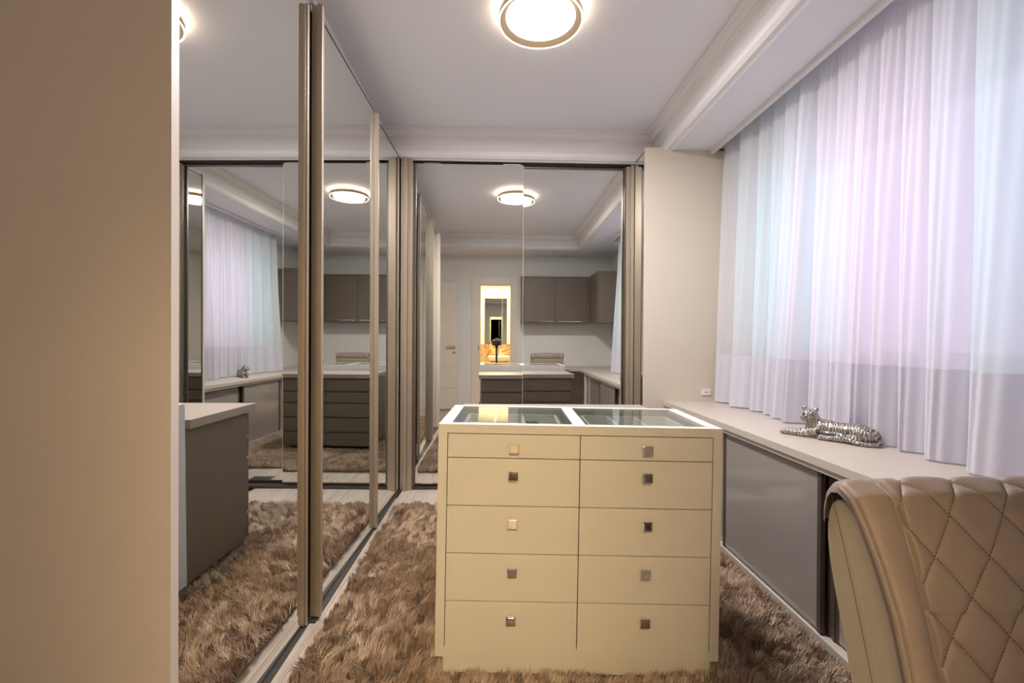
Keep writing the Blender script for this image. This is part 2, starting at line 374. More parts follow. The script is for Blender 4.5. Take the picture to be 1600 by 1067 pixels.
tag(tube('basin_tap', [(.08, BY+.035, .74), (.08, BY+.055, .97), (.08, BY+.075, 1.0), (.08, BY+.14, 1.0), (.08, BY+.155, .985)], .012, chrome), 'tall chrome tap behind the bathroom basin', 'tap')

# ------------------------------------------------------------------ left wardrobe (three sliding mirror doors)
WT = 2.572
wl = thing('mirror_wardrobe', 'long built-in wardrobe with three mirror sliding doors and beige end panel, left wall', 'wardrobe', (-1.1, 1.1, 0))
prism('end_panel', [(-1.42, 1.082), (-.757, 1.082), (-.757, 1.109), (-1.42, 1.109)], 2, 0, SOF-.002, greige, wl)
box('edge_band', -.757, -.7555, 1.0825, 1.1085, 0, SOF-.002, edge_pale, wl)
box('top_panel', -1.41, -.83, 1.12, 3.62, WT+.002, SOF-.001, black_inside, wl)
boxes('interior', [(-1.415, -1.40, 1.12, 3.62, 0.0, WT), (-1.40, -.86, 3.60, 3.62, 0, WT), (-1.40, -.86, 1.93, 1.95, 0.02, WT), (-1.40, -.86, 2.80, 2.82, .02, WT)], black_inside, wl)  # coloured black for the deep shade seen through the door gap
boxes('bottom_track', [(-.79, -.768, 1.11, 1.905, 0.0, .010), (-.772, -.744, 1.905, 2.84, 0.0, .010), (-.766, -.740, 2.84, 3.60, 0.0, .010)], dark_channel, wl)
box('top_track', -.87, -.80, 1.11, 3.60, WT+.001, WT+.005, dark_channel, wl)
def sliding_left(xp, y0, y1, tilt, stiles):
    yc = (y0+y1)/2
    d = bpy.data.objects.new('sliding_door', None); COL.objects.link(d); d.parent = wl
    d.location = Vector((xp, yc, 0))-wl.location; d.rotation_euler = (0, 0, tilt)
    h = (y1-y0)/2
    box('mirror', -.006, 0, -h, h, .018, WT-.004, mirror_m, d, world=False)
    box('door_backing', -.012, -.0065, -h, h, .012, WT, bronze, d, world=False)
    box('door_rail', -.002, .0018, -h, h, WT-.0065, WT-.001, dark_channel, d, world=False)
    for (a, b, lst) in stiles:
        boxes('stile', [(x0, x1, a-yc+dy0, a-yc+dy1, .015, WT+dz) for (x0, x1, dy0, dy1, dz) in lst], champagne, d, bev=.0015, world=False)
    return d
T = -0.022
sliding_left(-.790, 1.112, 1.885, -.024, [(1.865, 0, [(-.030, .008, -.004, .012, -.048), (.0085, .0165, .000, .014, -.042)])])
sliding_left(-.764, 1.925, 2.825, T, [(1.93, 0, [(.0000, .0200, -.004, .016, -.006), (.0205, .0430, -.006, .016, -.002)]), (2.83, 0, [(.0005, .024, -.010, .012, -.010)])])
sliding_left(-.758, 2.86, 3.60, T, [])

# ------------------------------------------------------------------ far wardrobe (two mirror doors) with beige end column
wb = thing('mirror_wardrobe', 'far wall wardrobe with two mirror sliding doors and a wide beige side panel', 'wardrobe', (.2, 3.6, 0))
box('side_panel', 1.086, XR-.002, 3.32, 3.345, 0.0, 2.598, greige, wb, bev=.001)
boxes('side_carcass', [(1.10, 1.112, 3.346, 4.2, 0, WT), (-.86, 1.10, 4.2, 4.22, 0, WT), (-.87, -.86, 3.62, 4.22, 0, WT)], black_inside, wb)
box('side_mirror', 1.090, 1.099, 3.346, 3.70, .03, 2.575, mirror_m, wb)
boxes('side_trim', [(1.086, 1.100, 3.345, 3.352, 0.02, 2.58), (1.088, 1.10, 3.346, 3.70, 2.575, 2.582)], bronze, wb)
boxes('bottom_track', [(-.74, 1.09, 3.575, 3.70, 0, .020)], dark_channel, wb)
boxes('top_track', [(-.74, 1.09, 3.61, 3.70, WT-.004, WT+.008)], dark_channel, wb)
def sliding_back(x0, x1, yp, tilt, frame):
    xc = (x0+x1)/2; h = (x1-x0)/2
    d = bpy.data.objects.new('sliding_door', None); COL.objects.link(d); d.parent = wb
    d.location = Vector((xc, yp, 0))-wb.location; d.rotation_euler = (0, 0, tilt)
    zt = 2.556 if not frame else 2.562
    box('mirror', -h, h, 0, .006, .045, zt, mirror_m, d, world=False)
    box('glass_edge', (h if not frame else -h-.002), (h+.002 if not frame else -h), -.0005, .007, .045, zt, MT['greige_laminate'], d, world=False)
    if frame:
        boxes('door_frame', [(-h, h-.012, -.008, -.0005, zt-.012, zt), (h-.005, h, -.008, -.0005, .045, zt), (-h, h, .0065, .022, .03, zt)], bronze, d, world=False)
    else:
        boxes('door_frame', [(-h-.012, -h, -.014, .006, .03, zt), (-h, h, .0065, .022, .03, zt)], bronze, d, world=False)
        [box('roller_clip', *b_, champagne, d, world=False) for b_ in ((-h+.06, -h+.19, -.004, .004, zt, zt+.006), (h-.16, h-.02, -.004, .004, zt, zt+.006), (-h+.05, -h+.14, -.004, .004, .038, .045))]
    return d
sliding_back(-.636, .205, 3.600, 0.0, False)
sliding_back(.200, 1.045, 3.648, -0.0035, True)
# corner posts
box('corner_post', -.744, -.724, 3.55, 3.60, 0, WT+.006, champagne, wb, bev=.0015)
box('corner_post', -.723, -.695, 3.535, 3.60, 0, WT+.016, champagne, wb, bev=.002)
box('corner_post', -.694, -.658, 3.558, 3.60, 0, WT+.002, champagne, wb, bev=.002)
box('corner_post', -.657, -.649, 3.585, 3.60, 0.0, WT-.02, bronze, wb)
box('door_post', 1.030, 1.062, 3.600, 3.632, .0, WT-.01, champagne, wb, bev=.002)
box('door_post', 1.0625, 1.087, 3.585, 3.612, 0, WT-.002, champagne, wb, bev=.002)
boxes('door_post', [(1.018, 1.030, 3.612, 3.63, 0, WT-.014)], bronze, wb)

# ------------------------------------------------------------------ worktop (L shaped) and console with sliding glass doors
CT = 0.730
wk = prism('worktop', [(0.42, -.499), (XR-.001, -.499), (XR-.001, 3.318), (1.235, 3.318), (1.235, .40), (.42, .40)], 2, CT-.032, CT, counter_m)
tag(wk, 'long beige L-shaped worktop running under the curtain from the desk to the far panel', 'worktop')
cs = thing('console_cabinet', 'low console cabinet under the window worktop with grey glass sliding doors', 'cabinet', (1.5, 2.0, 0))
box('body', 1.32, XR-.004, .80, 3.316, .03, CT-.034, bronze, cs)
box('end_panel', 1.245, XR-.004, .765, .795, 0, CT-.033, greige, cs, bev=.001)
box('top_rail', 1.244, 1.262, .795, 3.316, CT-.055, CT-.033, counter_m, cs, bev=.001)
box('track_channel', 1.262, 1.32, .795, 3.316, CT-.050, CT-.034, dark_channel, cs)
boxes('bottom_rail', [(1.240, 1.32, .795, 3.316, 0.0, .040), (1.240, 1.250, .795, 3.316, .040, .050)], counter_m, cs, bev=.001)
def glass_door(y0, y1, xp, wide):
    d = box('sliding_door', xp, xp+.008, y0+.02, y1-.02, .048, CT-.064, grey_glass, cs, bev=.001)
    for a in (y0, y1-.02):
        boxes('stile', [(xp-.006, xp+.014, a, a+.02, .046, CT-.062)], bronze, d, bev=.001)
glass_door(1.715, 2.475, 1.262, 1); glass_door(.80, 1.69, 1.286, 1); glass_door(2.49, 3.314, 1.286, 1)
box('divider', 1.284, 1.31, 1.655, 1.715, .046, CT-.06, bronze, cs)
dl = box('desk_support_panel', .42, .45, -.49, .0, 0, CT-.033, greige); tag(dl, 'beige support panel under the short end of the desk', 'desk panel')

# ------------------------------------------------------------------ wall cabinets over the desk
wc = thing('wall_cabinet', 'wide taupe wall cabinet with two lift doors beside the doorway', 'cabinet', (.945, YN, 1.44))
Z0, Z1, YF = 1.44, 2.215, -.150
boxes('carcass', [(.40, .418, YN+.002, YF, Z0, Z1), (.418, 1.49, YN+.002, YF, Z1-.018, Z1), (.418, 1.49, YN+.002, YF, Z0, Z0+.018), (.418, 1.49, YN+.002, YN+.02, Z0+.018, Z1-.018), (1.455, 1.49, YN+.02, YF, Z0+.018, Z1-.018)], taupe, wc)
for a, b in ((.421, .935), (.938, 1.452)):
    d = box('door', a, b, YF-.020, YF-.002, Z0+.022, Z1-.021, taupe, wc, bev=.0015)
    box('handle', a+.03, b-.03, YF-.004, YF+.008, Z0+.030, Z0+.040, chrome, d, bev=.002)
wc2 = thing('wall_cabinet', 'narrower taupe wall cabinet on the window wall meeting the wide one in the corner', 'cabinet', (1.68, .0, 1.44))
boxes('carcass', [(1.512, XR-.002, -.148, .50, Z0, Z0+.018), (1.512, XR-.002, -.148, .50, Z1-.018, Z1), (1.512, XR-.002, .482, .50, Z0+.018, Z1-.018), (1.93, XR-.002, -.148, .482, Z0+.018, Z1-.018)], taupe, wc2)
d = box('door', 1.492, 1.510, -.146, .498, Z0+.002, Z1-.002, taupe, wc2, bev=.0015)
box('handle', 1.480, 1.492, .25, .42, Z0+.030, Z0+.042, chrome, d, bev=.002)

# ------------------------------------------------------------------ white chest of drawers with glass display top
CW, CD, CH = .977, .4525, .802
ch = thing('chest_of_drawers', 'cream white chest of ten drawers with square chrome knobs and glass display top', 'chest of drawers',
           (.28, 1.554, .08), (0, 0.013, -0.035))
hw = CW/2; fb = .031
def L(name, *a, **k): return box(name, *a, ch if 'parent' not in k else k.pop('parent'), world=False, **k)
# mitred frame members
def mitre(name, pts, m=chest_white):
    return prism(name, pts, 1, 0, .020, m, ch, world=False)
mitre('frame_rail', [(-hw, CH), (hw, CH), (hw-fb, CH-.030), (-hw+fb, CH-.030)])
mitre('frame_rail', [(-hw, 0), (-hw+fb, .030), (hw-fb, .030), (hw, 0)])
mitre('frame_stile', [(-hw, 0), (-hw, CH), (-hw+fb, CH-.030), (-hw+fb, .030)])
mitre('frame_stile', [(hw, 0), (hw-fb, .030), (hw-fb, CH-.030), (hw, CH)])
boxes('side_panel', [(-hw, -hw+.022, .020, CD, 0, CH-.012)], box_white, ch, world=False)
boxes('side_panel', [(hw-.022, hw, .020, CD, 0, CH-.012)], box_white, ch, world=False)
box('back_panel', -hw+.022, hw-.022, CD-.018, CD, 0, CH-.012, box_white, ch, world=False)
box('bottom_panel', -hw+.022, hw-.022, .021, CD-.018, .002, .020, chest_white, ch, world=False)
box('tray_floor', -hw+.022, hw-.022, .021, CD-.018, CH-.115, CH-.100, box_white, ch, world=False)
box('inner_front', -hw+fb, hw-fb, .022, .030, .030, CH-.100, black_inside, ch, world=False)
# top frame: white borders and the middle bar around the two panes
tf = [(-hw+.0005, -hw+.042, .020, CD, CH-.012, CH), (hw-.042, hw-.0005, .020, CD, CH-.012, CH), (-hw+.042, hw-.042, .020, .034, CH-.012, CH),
      (-hw+.042, hw-.042, CD-.03, CD, CH-.012, CH), (-.0225, .0225, .034, CD-.03, CH-.012, CH)]
boxes('top_frame', tf, box_white, ch, world=False)
box('top_divider', -.010, .010, .034, CD-.03, CH-.100, CH-.012, box_white, ch, world=False)
boxes('inner_wall', [(-hw+.022, hw-.022, .0305, .034, CH-.10, CH-.012)], box_white, ch, world=False)
for s in (-1, 1):
    a, b = sorted((s*.0230, s*(hw-.0425)))
    box('glass_pane', a, b, .0345, CD-.0305, CH-.007, CH-.001, glass_clear, ch, world=False)
    # inner tray with compartments
    a, b = sorted((s*.050, s*(hw-.070)))
    tr = boxes('jewellery_tray', [(a, b, .050, .060, CH-.06, CH-.022), (a, b, CD-.10, CD-.088, CH-.06, CH-.022), (a, a+.012, .060, CD-.10, CH-.06, CH-.022), (b-.012, b, .060, CD-.10, CH-.06, CH-.022),
          (a+.012, b-.012, .060, CD-.10, CH-.06, CH-.055)], box_white, ch, bev=.0008, world=False)
    for f in (.30, .60):
        box('tray_divider', a+f*(b-a), a+f*(b-a)+.011, .060, CD-.10, CH-.0545, CH-.024, box_white, tr, world=False)
boxes('plinth', [(-hw+.028, hw-.028, .004, .022, -.056, -.0005), (-hw+.028, hw-.028, CD-.06, CD-.04, -.056, -.0005), (-hw+.028, -hw+.046, .022, CD-.06, -.056, -.0005), (hw-.046, hw-.028, .022, CD-.06, -.056, -.0005)], chest_white, ch, world=False)
rows = []; z = CH-.030-.0015; tot = CH-.060
h0 = .0835; hr = (tot-h0)/4
for r_ in range(5):
    hh = h0 if r_ == 0 else hr
    rows.append((z-hh+.0015, z-.0015)); z -= hh
knob_me = None
for r_, (za, zb) in enumerate(rows):
    for s in (-1, 1):
        a, b = sorted((s*.0015, s*(hw-fb-.0025)))
        dr = box('drawer', a, b, .0005, .0215, za, zb, chest_white, ch, bev=.0008, world=False)
        kz = (za+zb)/2-.004 if r_ == 0 else zb-.052; kx = (a+b)/2
        if knob_me is None:
            bm = bmesh.new(); bm_box(bm, -.0165, .0165, -.024, -.016, -.0165, .0165, .0022)
            # shallow pillow on the front face
            bm_cyl(bm, (0, -.016, 0), (0, .0005, 0), .007, .009, 16)
            bm_box(bm, -.011, .011, -.0255, -.0238, -.011, .011, .0006)
            knob_me = bpy.data.meshes.new('knob'); bmesh.ops.recalc_face_normals(bm, faces=bm.faces); bm.to_mesh(knob_me); bm.free(); knob_me.materials.append(chrome)
        k_ = bpy.data.objects.new('knob', knob_me); COL.objects.link(k_); k_.parent = dr; k_.location = (kx, 0, kz)
        k_.rotation_euler = (random.uniform(-.05, .05), random.uniform(-.02, .02), random.uniform(-.05, .05))
cm = Matrix.Translation(ch.location) @ Matrix.Rotation(-.035, 4, 'Z') @ Matrix.Rotation(.013, 4, 'Y')
gi = thing('ring_box', 'small dark green ring box lying in the left half of the glass display top', 'box', cm @ Vector((-.155, .24, CH-.0540)), (0, .013, .3))
box('lower_half', -.020, .020, -.018, .018, 0, .012, mat('green_velvet', (.03, .12, .07), .8), gi, bev=.003, world=False)
box('lid', -.020, .020, -.018, .018, .0125, .026, mat('green_velvet', (.03, .12, .07), .8), gi, bev=.004, world=False)
wt = thing('wrist_watch', 'small silver wrist watch lying under the glass near the middle bar', 'watch', cm @ Vector((-.095, .15, CH-.0540)), (0, 0.013, .5))
bm = bmesh.new(); bm_cyl(bm, (0, 0, .004), (0, 0, .013), .016, .015, 28); finish('watch_case', bm, chrome, wt, world=False)
bm = bmesh.new(); bm_cyl(bm, (0, 0, .013), (0, 0, .0135), .013, None, 28); finish('dial', bm, white_plastic, wt, world=False)
for s in (-1, 1):
    boxes('strap', [(-.008, .008, s*.016 if s > 0 else -.016-.011*k-.010, (s*.016+.010) if s > 0 else -.016-.011*k, .003, .008) if s < 0 else
                    (-.008, .008, .016+.011*k, .026+.011*k, .003, .008) for k in range(4)], chrome, wt, bev=.001, world=False)

# ------------------------------------------------------------------ taupe dresser behind the chest
ds = thing('dresser', 'low taupe dresser of ten handleless drawers standing back to back with the white chest', 'dresser', (.297, 2.022, .0), (0, 0, -0.035))
box('top', -.495, .495, -.002, .535, .775, .815, taupe_top, ds, bev=.001, world=False)
box('body', -.470, .470, 0, .485, .075, .7745, taupe, ds, bev=.001, world=False)
boxes('plinth', [(-.40, .40, .05, .44, .03, .0745)], black_inside, ds, world=False)
zt = .770; hs = [.135, .115, .150, .150, .147]
zt = .762
for r_, hh in enumerate(hs):
    for s in (-1, 1):
        a, b = sorted((s*.0015, s*.470))
        dr = box('drawer', a, b, .486, .507, zt-hh+.016, zt, taupe, ds, bev=.001, world=False)
        if r_ == 0:
            bm = bmesh.new(); bm_cyl(bm, ((a+b)/2, .507, zt-.06), ((a+b)/2, .510, zt-.06), .008, .007, 16); finish('lock', bm, bronze, dr, world=False)
    zt -= hh

# ------------------------------------------------------------------ rug
RX0, RX1, RY0, RY1 = -.715, 1.232, .45, 3.20
rug = thing('shag_rug', 'tan and brown long pile shag rug covering most of the floor', 'rug', ((RX0+RX1)/2, (RY0+RY1)/2, 0))
box('rug_backing', RX0+.03, RX1-.004, RY0+.03, RY1-.03, .001, .014, rug_base_m, rug)
def build_pile():
    N = 360000
    x = rng.uniform(RX0+.022, RX1-.006, N); y = rng.uniform(RY0+.02, RY1-.02, N)
    # drop the strands hidden under the chest plinth and the dresser
    def inside(px, py, cx, cy, w0, w1, d0, d1, a=-.035):
        dx, dy = px-cx, py-cy; lx = dx*math.cos(a)+dy*math.sin(a); ly = -dx*math.sin(a)+dy*math.cos(a)
        return (lx > w0) & (lx < w1) & (ly > d0) & (ly < d1)
    keep = ~inside(x, y, .28, 1.554, -.465, .465, .0, .42) & ~inside(x, y, .297, 2.022, -.42, .42, .04, .45)
    x, y = x[keep], y[keep]; n = len(x)
    def fbm(px, py, s, seed, o=3):
        r = np.zeros_like(px); g = np.random.default_rng(seed)
        for k in range(o):
            for _ in range(5):
                a = g.uniform(0, 2*PI); f = s*2**k*g.uniform(.7, 1.3)
                r += np.sin((px*np.cos(a)+py*np.sin(a))*f*2*PI+g.uniform(0, 2*PI))/(2.2*2**(k*.6))
        return r/3
    # clumps: each strand follows the lean of its tuft
    cell = .030; gx = np.floor(x/cell + .4*fbm(x, y, 9, 3)).astype(int); gy = np.floor(y/cell+.4*fbm(x, y, 9, 4)).astype(int)
    hsh = (gx*73856093 ^ gy*19349663) & 0xffff; tuft = rng.random(65536)[hsh]; tuft2 = rng.random(65536)[hsh]
    lean_dir = -.6 + 1.6*fbm(x, y, 1.6, 11) + 3.0*(tuft-.5) + rng.normal(0, .3, n)
    lean = np.clip(.55 + .45*fbm(x, y, 3.5, 12) + .7*(tuft2-.5) + rng.normal(0, .16, n), .05, 1.2)
    ln = .046*(1+.18*fbm(x, y, 5, 13)+.25*(tuft-.5))+rng.normal(0, .004, n)
    # shorter at the very edge of the pile and where furniture presses
    nearf = inside(x, y, .28, 1.554, -.53, .53, -.0, .98); ln = np.where(nearf, ln*.75, ln)
    near_front = inside(x, y, .28, 1.554, -.5, .5, -.05, .0); ln = np.where(near_front, ln*.85, ln)
    near_console = x > RX1-.03; ln = np.where(near_console, ln*.7, ln); lean = np.where(near_console, .2, lean)
    dx, dy = np.cos(lean_dir)*np.sin(lean), np.sin(lean_dir)*np.sin(lean); dz = np.cos(lean)
    w = rng.uniform(.0013, .0023, n); wa = rng.uniform(0, PI, n); wx, wy = np.cos(wa)*w, np.sin(wa)*w
    V = np.zeros((n, 5, 3)); z0 = .013
    base = np.stack([x, y, np.full(n, z0)], 1)
    mid = base + np.stack([dx*ln*.35, dy*ln*.35, ln*.55*np.maximum(dz, .4)], 1)
    tip = base + np.stack([dx*ln*1.0, dy*ln*1.0, ln*np.maximum(dz, .30)], 1)
    hv = np.stack([wx, wy, np.zeros(n)], 1)
    V[:, 0] = base-hv; V[:, 1] = base+hv; V[:, 2] = mid+hv; V[:, 3] = mid-hv; V[:, 4] = tip
    # keep every strand clear of the console and the wardrobe track
    V[:, :, 0] = np.clip(V[:, :, 0], -.748, 1.236)
    me = bpy.data.meshes.new('pile'); me.vertices.add(n*5); me.vertices.foreach_set('co', V.reshape(-1))
    i = np.arange(n)*5
    me.loops.add(n*7); me.polygons.add(n*2)
    lo = np.stack([i, i+1, i+2, i+3, i+3, i+2, i+4], 1).reshape(-1); me.loops.foreach_set('vertex_index', lo.astype(np.int32))
    st = np.stack([np.arange(n)*7, np.arange(n)*7+4], 1).reshape(-1); me.polygons.foreach_set('loop_start', st.astype(np.int32))
    me.update(calc_edges=True)
    pal = np.array([[.53, .385, .28], [.65, .50, .385], [.39, .275, .195], [.82, .69, .56], [.22, .145, .10]])
    idx = np.clip((rng.random(n)*.7+tuft*.5+.25*fbm(x, y, 3, 21))*5*.72, 0, 4.999).astype(int)
    order = np.array([4, 2, 0, 1, 3]); c = pal[order[idx]]*(1+rng.normal(0, .10, (n, 1)))
    C = np.ones((n, 5, 4)); C[:, :, :3] = c[:, None, :]
    C = np.clip(C, 0, 1)
    ca = me.color_attributes.new('yarn', 'FLOAT_COLOR', 'POINT'); ca.data.foreach_set('color', C.reshape(-1).astype(np.float32))
    me.materials.append(pile_m)
    o = bpy.data.objects.new('pile', me); COL.objects.link(o); o.parent = rug; o['kind'] = 'stuff'
    me.transform(Matrix.Translation(-rug.location))
build_pile()

# ------------------------------------------------------------------ curtain
cu = thing('sheer_curtain', 'floaty white sheer curtain in soft pleats covering the whole window', 'curtain', (1.70, 2.05, .74))
def curtain_rows(z0_, z1_, nz):
    ny = 1100; yy = np.linspace(1.0, 3.312, ny)
    ph = np.cumsum(np.ones(ny))*(yy[1]-yy[0])
    g = np.random.default_rng(5)
    # uneven pleat phase
    rate = 1/.150*(1+.22*np.sin(yy*3.1+1)+.16*np.sin(yy*7.7)+.1*np.sin(yy*13+2)); phase = np.cumsum(rate)*(yy[1]-yy[0])
    zz = np.linspace(z0_, z1_, nz); V = np.zeros((ny, nz, 3))
    k = np.floor(phase).astype(int); amp_k = g.uniform(.65, 1.25, 60)[k]; fr = phase-np.floor(phase)
    for j, z_ in enumerate(zz):
        t = (z_-.74)/(2.70-.74)
        drift = .10*np.sin(z_*2.1+yy*1.3)*(1-t)
        f2 = np.clip(fr, 0, 1); lobe = np.sin(PI*f2)**.62
        a = (.085*(1-t)**.8+.035)*amp_k
        # small secondary ripples that die out towards the hem
        rip = .005*np.sin(2*PI*phase*2.0+1.5*np.sin(z_*1.7)+k*1.9)*(.25+.75*t)+.003*np.sin(phase*31+z_*3)
        V[:, j, 0] = 1.715 - a*lobe - rip + .012*np.sin(yy*4+z_*1.5)*(1-t) - .02*(1-t)*np.clip((2.3-yy)/1.4, 0, 1)
        V[:, j, 1] = yy + .012*(1-t)*np.sin(2*PI*phase+.6*np.sin(k*2.3))+.008*drift
        V[:, j, 2] = z_ if z_ > .75 else z_
    return V
grid_mesh('drape', curtain_rows(1.075, 2.70, 60), sheer, cu)
grid_mesh('hem', curtain_rows(.738, 1.078, 14), sheer_hem, cu)
tag(box('curtain_rail', 1.66, 1.72, .84, 3.315, 2.70, 2.735, white_plastic), 'white curtain rail hidden in the ceiling recess above the sheer curtain', 'curtain rail')

# ------------------------------------------------------------------ ceiling lamp
lx, ly = .205, 2.205
lp = thing('ceiling_lamp', 'round flush ceiling lamp with champagne ring and glowing white disc', 'ceiling lamp', (lx, ly, CZ))
lathe('mount', [(0, -.0005), (.12, -.0005), (.12, -.022), (0, -.022)], (lx, ly, CZ), white_plastic, lp)
lathe('halo_strip', [(.15, -.0215), (.178, -.0215), (.178, -.0205), (.15, -.0205), (.15, -.0215)], (lx, ly, CZ), halo_glow, lp)
lathe('ring', [(0, -.022), (.196, -.022), (.203, -.026), (.203, -.060), (.197, -.060), (.197, -.064), (.190, -.064), (.172, -.046), (.168, -.046), (.168, -.040), (0, -.040)], (lx, ly, CZ), gold_ring, lp)
lathe('rim_light', [(.1975, -.0605), (.2035, -.0605), (.2035, -.0655), (.1975, -.0655), (.1975, -.0605)], (lx, ly, CZ), rim_glow, lp)
lathe('diffuser', [(.1675, -.041), (.1675, -.046), (.15, -.0485), (.08, -.0495), (0, -.050)], (lx, ly, CZ), lamp_glow, lp)

# ------------------------------------------------------------------ power outlet on the beige panel
ou = thing('power_outlet', 'small white power outlet on the beige panel just above the worktop', 'outlet', (1.552, 3.32, .797))
box('face_plate', 1.518, 1.586, 3.311, 3.3195, .774, .820, white_plastic, ou, bev=.003)
bm = bmesh.new()
for dx in (-.012, 0, .012): bm_cyl(bm, (1.552+dx, 3.3115, .797-(.004 if dx == 0 else 0)), (1.552+dx, 3.3100, .797-(.004 if dx == 0 else 0)), .0036, None, 12)
finish('socket_holes', bm, dark_channel, ou)

# ------------------------------------------------------------------ silver tiger figurine
def baked(name, bm, m, parent, vox, smooth_it=3):
    bmesh.ops.recalc_face_normals(bm, faces=bm.faces)
    me = bpy.data.meshes.new(name); bm.to_mesh(me); bm.free()
    tmp = bpy.data.objects.new('tmp', me); COL.objects.link(tmp)
    rm = tmp.modifiers.new('r', 'REMESH'); rm.mode = 'VOXEL'; rm.voxel_size = vox
    sm = tmp.modifiers.new('s', 'SMOOTH'); sm.iterations = smooth_it; sm.factor = .5
    dg = bpy.context.evaluated_depsgraph_get(); m2 = bpy.data.meshes.new_from_object(tmp.evaluated_get(dg))
    bpy.data.objects.remove(tmp); m2.name = name; m2.materials.clear()
    return link(name, m2, m, parent, True)
# local frame: +x from rump to fore paws, +y towards the viewer side, z up; total length about .37
tg = thing('tiger_figurine', 'silver reclining tiger figurine with raised head lying on the worktop before the curtain', 'figurine', (1.530, 2.03, CT+.001), (0, 0, 0))
vx = Vector((1.375-1.615, 2.20-1.885, 0)).normalized(); vy = Vector((0, 0, 1)).cross(vx)
tg.rotation_euler = (0, 0, math.atan2(vx.y, vx.x))
def chain(bm, pts, n=6):
    for (p, r_), (q, s_) in zip(pts, pts[1:]):
        for k in range(n+1):
            t = k/n; bm_ball(bm, Vector(p).lerp(Vector(q), t), r_*(1-t)+s_*t, 12)
bm = bmesh.new(); sd = 1   # viewer side is +y (towards -X of the room)
chain(bm, [((-.150, 0, .037), .035), ((-.11, 0, .045), .042), ((-.04, 0, .043), .038), ((.03, 0, .046), .042), ((.065, 0, .046), .038)])
chain(bm, [((.055, .002, .052), .036), ((.068, .008, .080), .032), ((.076, .012, .098), .031)])
bm_ball(bm, (.078, .018, .103), (.034, .029, .029), 20)
bm_ball(bm, (.056, .026, .092), (.014, .014, .016)); bm_ball(bm, (.102, .028, .090), (.013, .014, .016))      # cheeks
chain(bm, [((.080, .040, .104), .013), ((.083, .052, .096), .0105)])                                          # bridge of the nose
bm_ball(bm, (.075, .052, .089), .0095); bm_ball(bm, (.091, .051, .089), .0095); bm_ball(bm, (.084, .046, .079), .009)
bm_ball(bm, (.066, .039, .115), (.010, .006, .005)); bm_ball(bm, (.098, .038, .115), (.010, .006, .005))      # brows
for p in ((.052, .012, .130), (.104, .010, .130)):
    bm_ball(bm, p, (.010, .007, .010)); bm_ball(bm, (p[0], p[1], p[2]+.006), (.007, .005, .006))
# front legs stretched forward
chain(bm, [((.055, .030, .030), .022), ((.10, .036, .016), .015), ((.155, .034, .013), .012), ((.178, .034, .012), .0135), ((.190, .034, .010), .010)])
chain(bm, [((.055, -.022, .030), .022), ((.11, -.012, .018), .015), ((.165, -.004, .014), .0125), ((.186, -.002, .013), .0135), ((.197, -.002, .010), .010)])
for yy_ in (.028, .034, .040, -.008, -.002, .004): bm_ball(bm, (.196 if yy_ > .02 else .204, yy_, .007), .0055, 10)
# hind leg folded on the viewer side
bm_ball(bm, (-.125, .030, .036), (.042, .018, .033), 18)
chain(bm, [((-.105, .040, .018), .018), ((-.04, .050, .016), .014), ((.0, .052, .013), .012), ((.022, .052, .012), .014)])
for yy_ in (.045, .052, .059): bm_ball(bm, (.034, yy_, .008), .006, 10)
chain(bm, [((-.10, -.034, .022), .022), ((-.03, -.034, .012), .012)])
baked('body', bm, silver_m, tg, .0030, 2)
bm = bmesh.new()
tailp = [(-.168, -.004, .034), (-.185, .020, .014), (-.176, .046, .009), (-.145, .062, .009), (-.105, .064, .012), (-.072, .056, .022), (-.048, .048, .034), (-.020, .046, .036), (.012, .046, .034)]
chain(bm, [(p, .0100 if i < 7 else .0080) for i, p in enumerate(tailp)], 5)
baked('tail', bm, silver_m, tg, .0028, 1)
bm = bmesh.new()
bm_ball(bm, (.084, .0625, .0975), (.0048, .003, .0035), 10)
for p in ((.069, .0455, .107), (.097, .0440, .107)): bm_ball(bm, p, .0036, 10)
finish('nose_and_eyes', bm, dark_channel, tg, world=False, smooth=True)

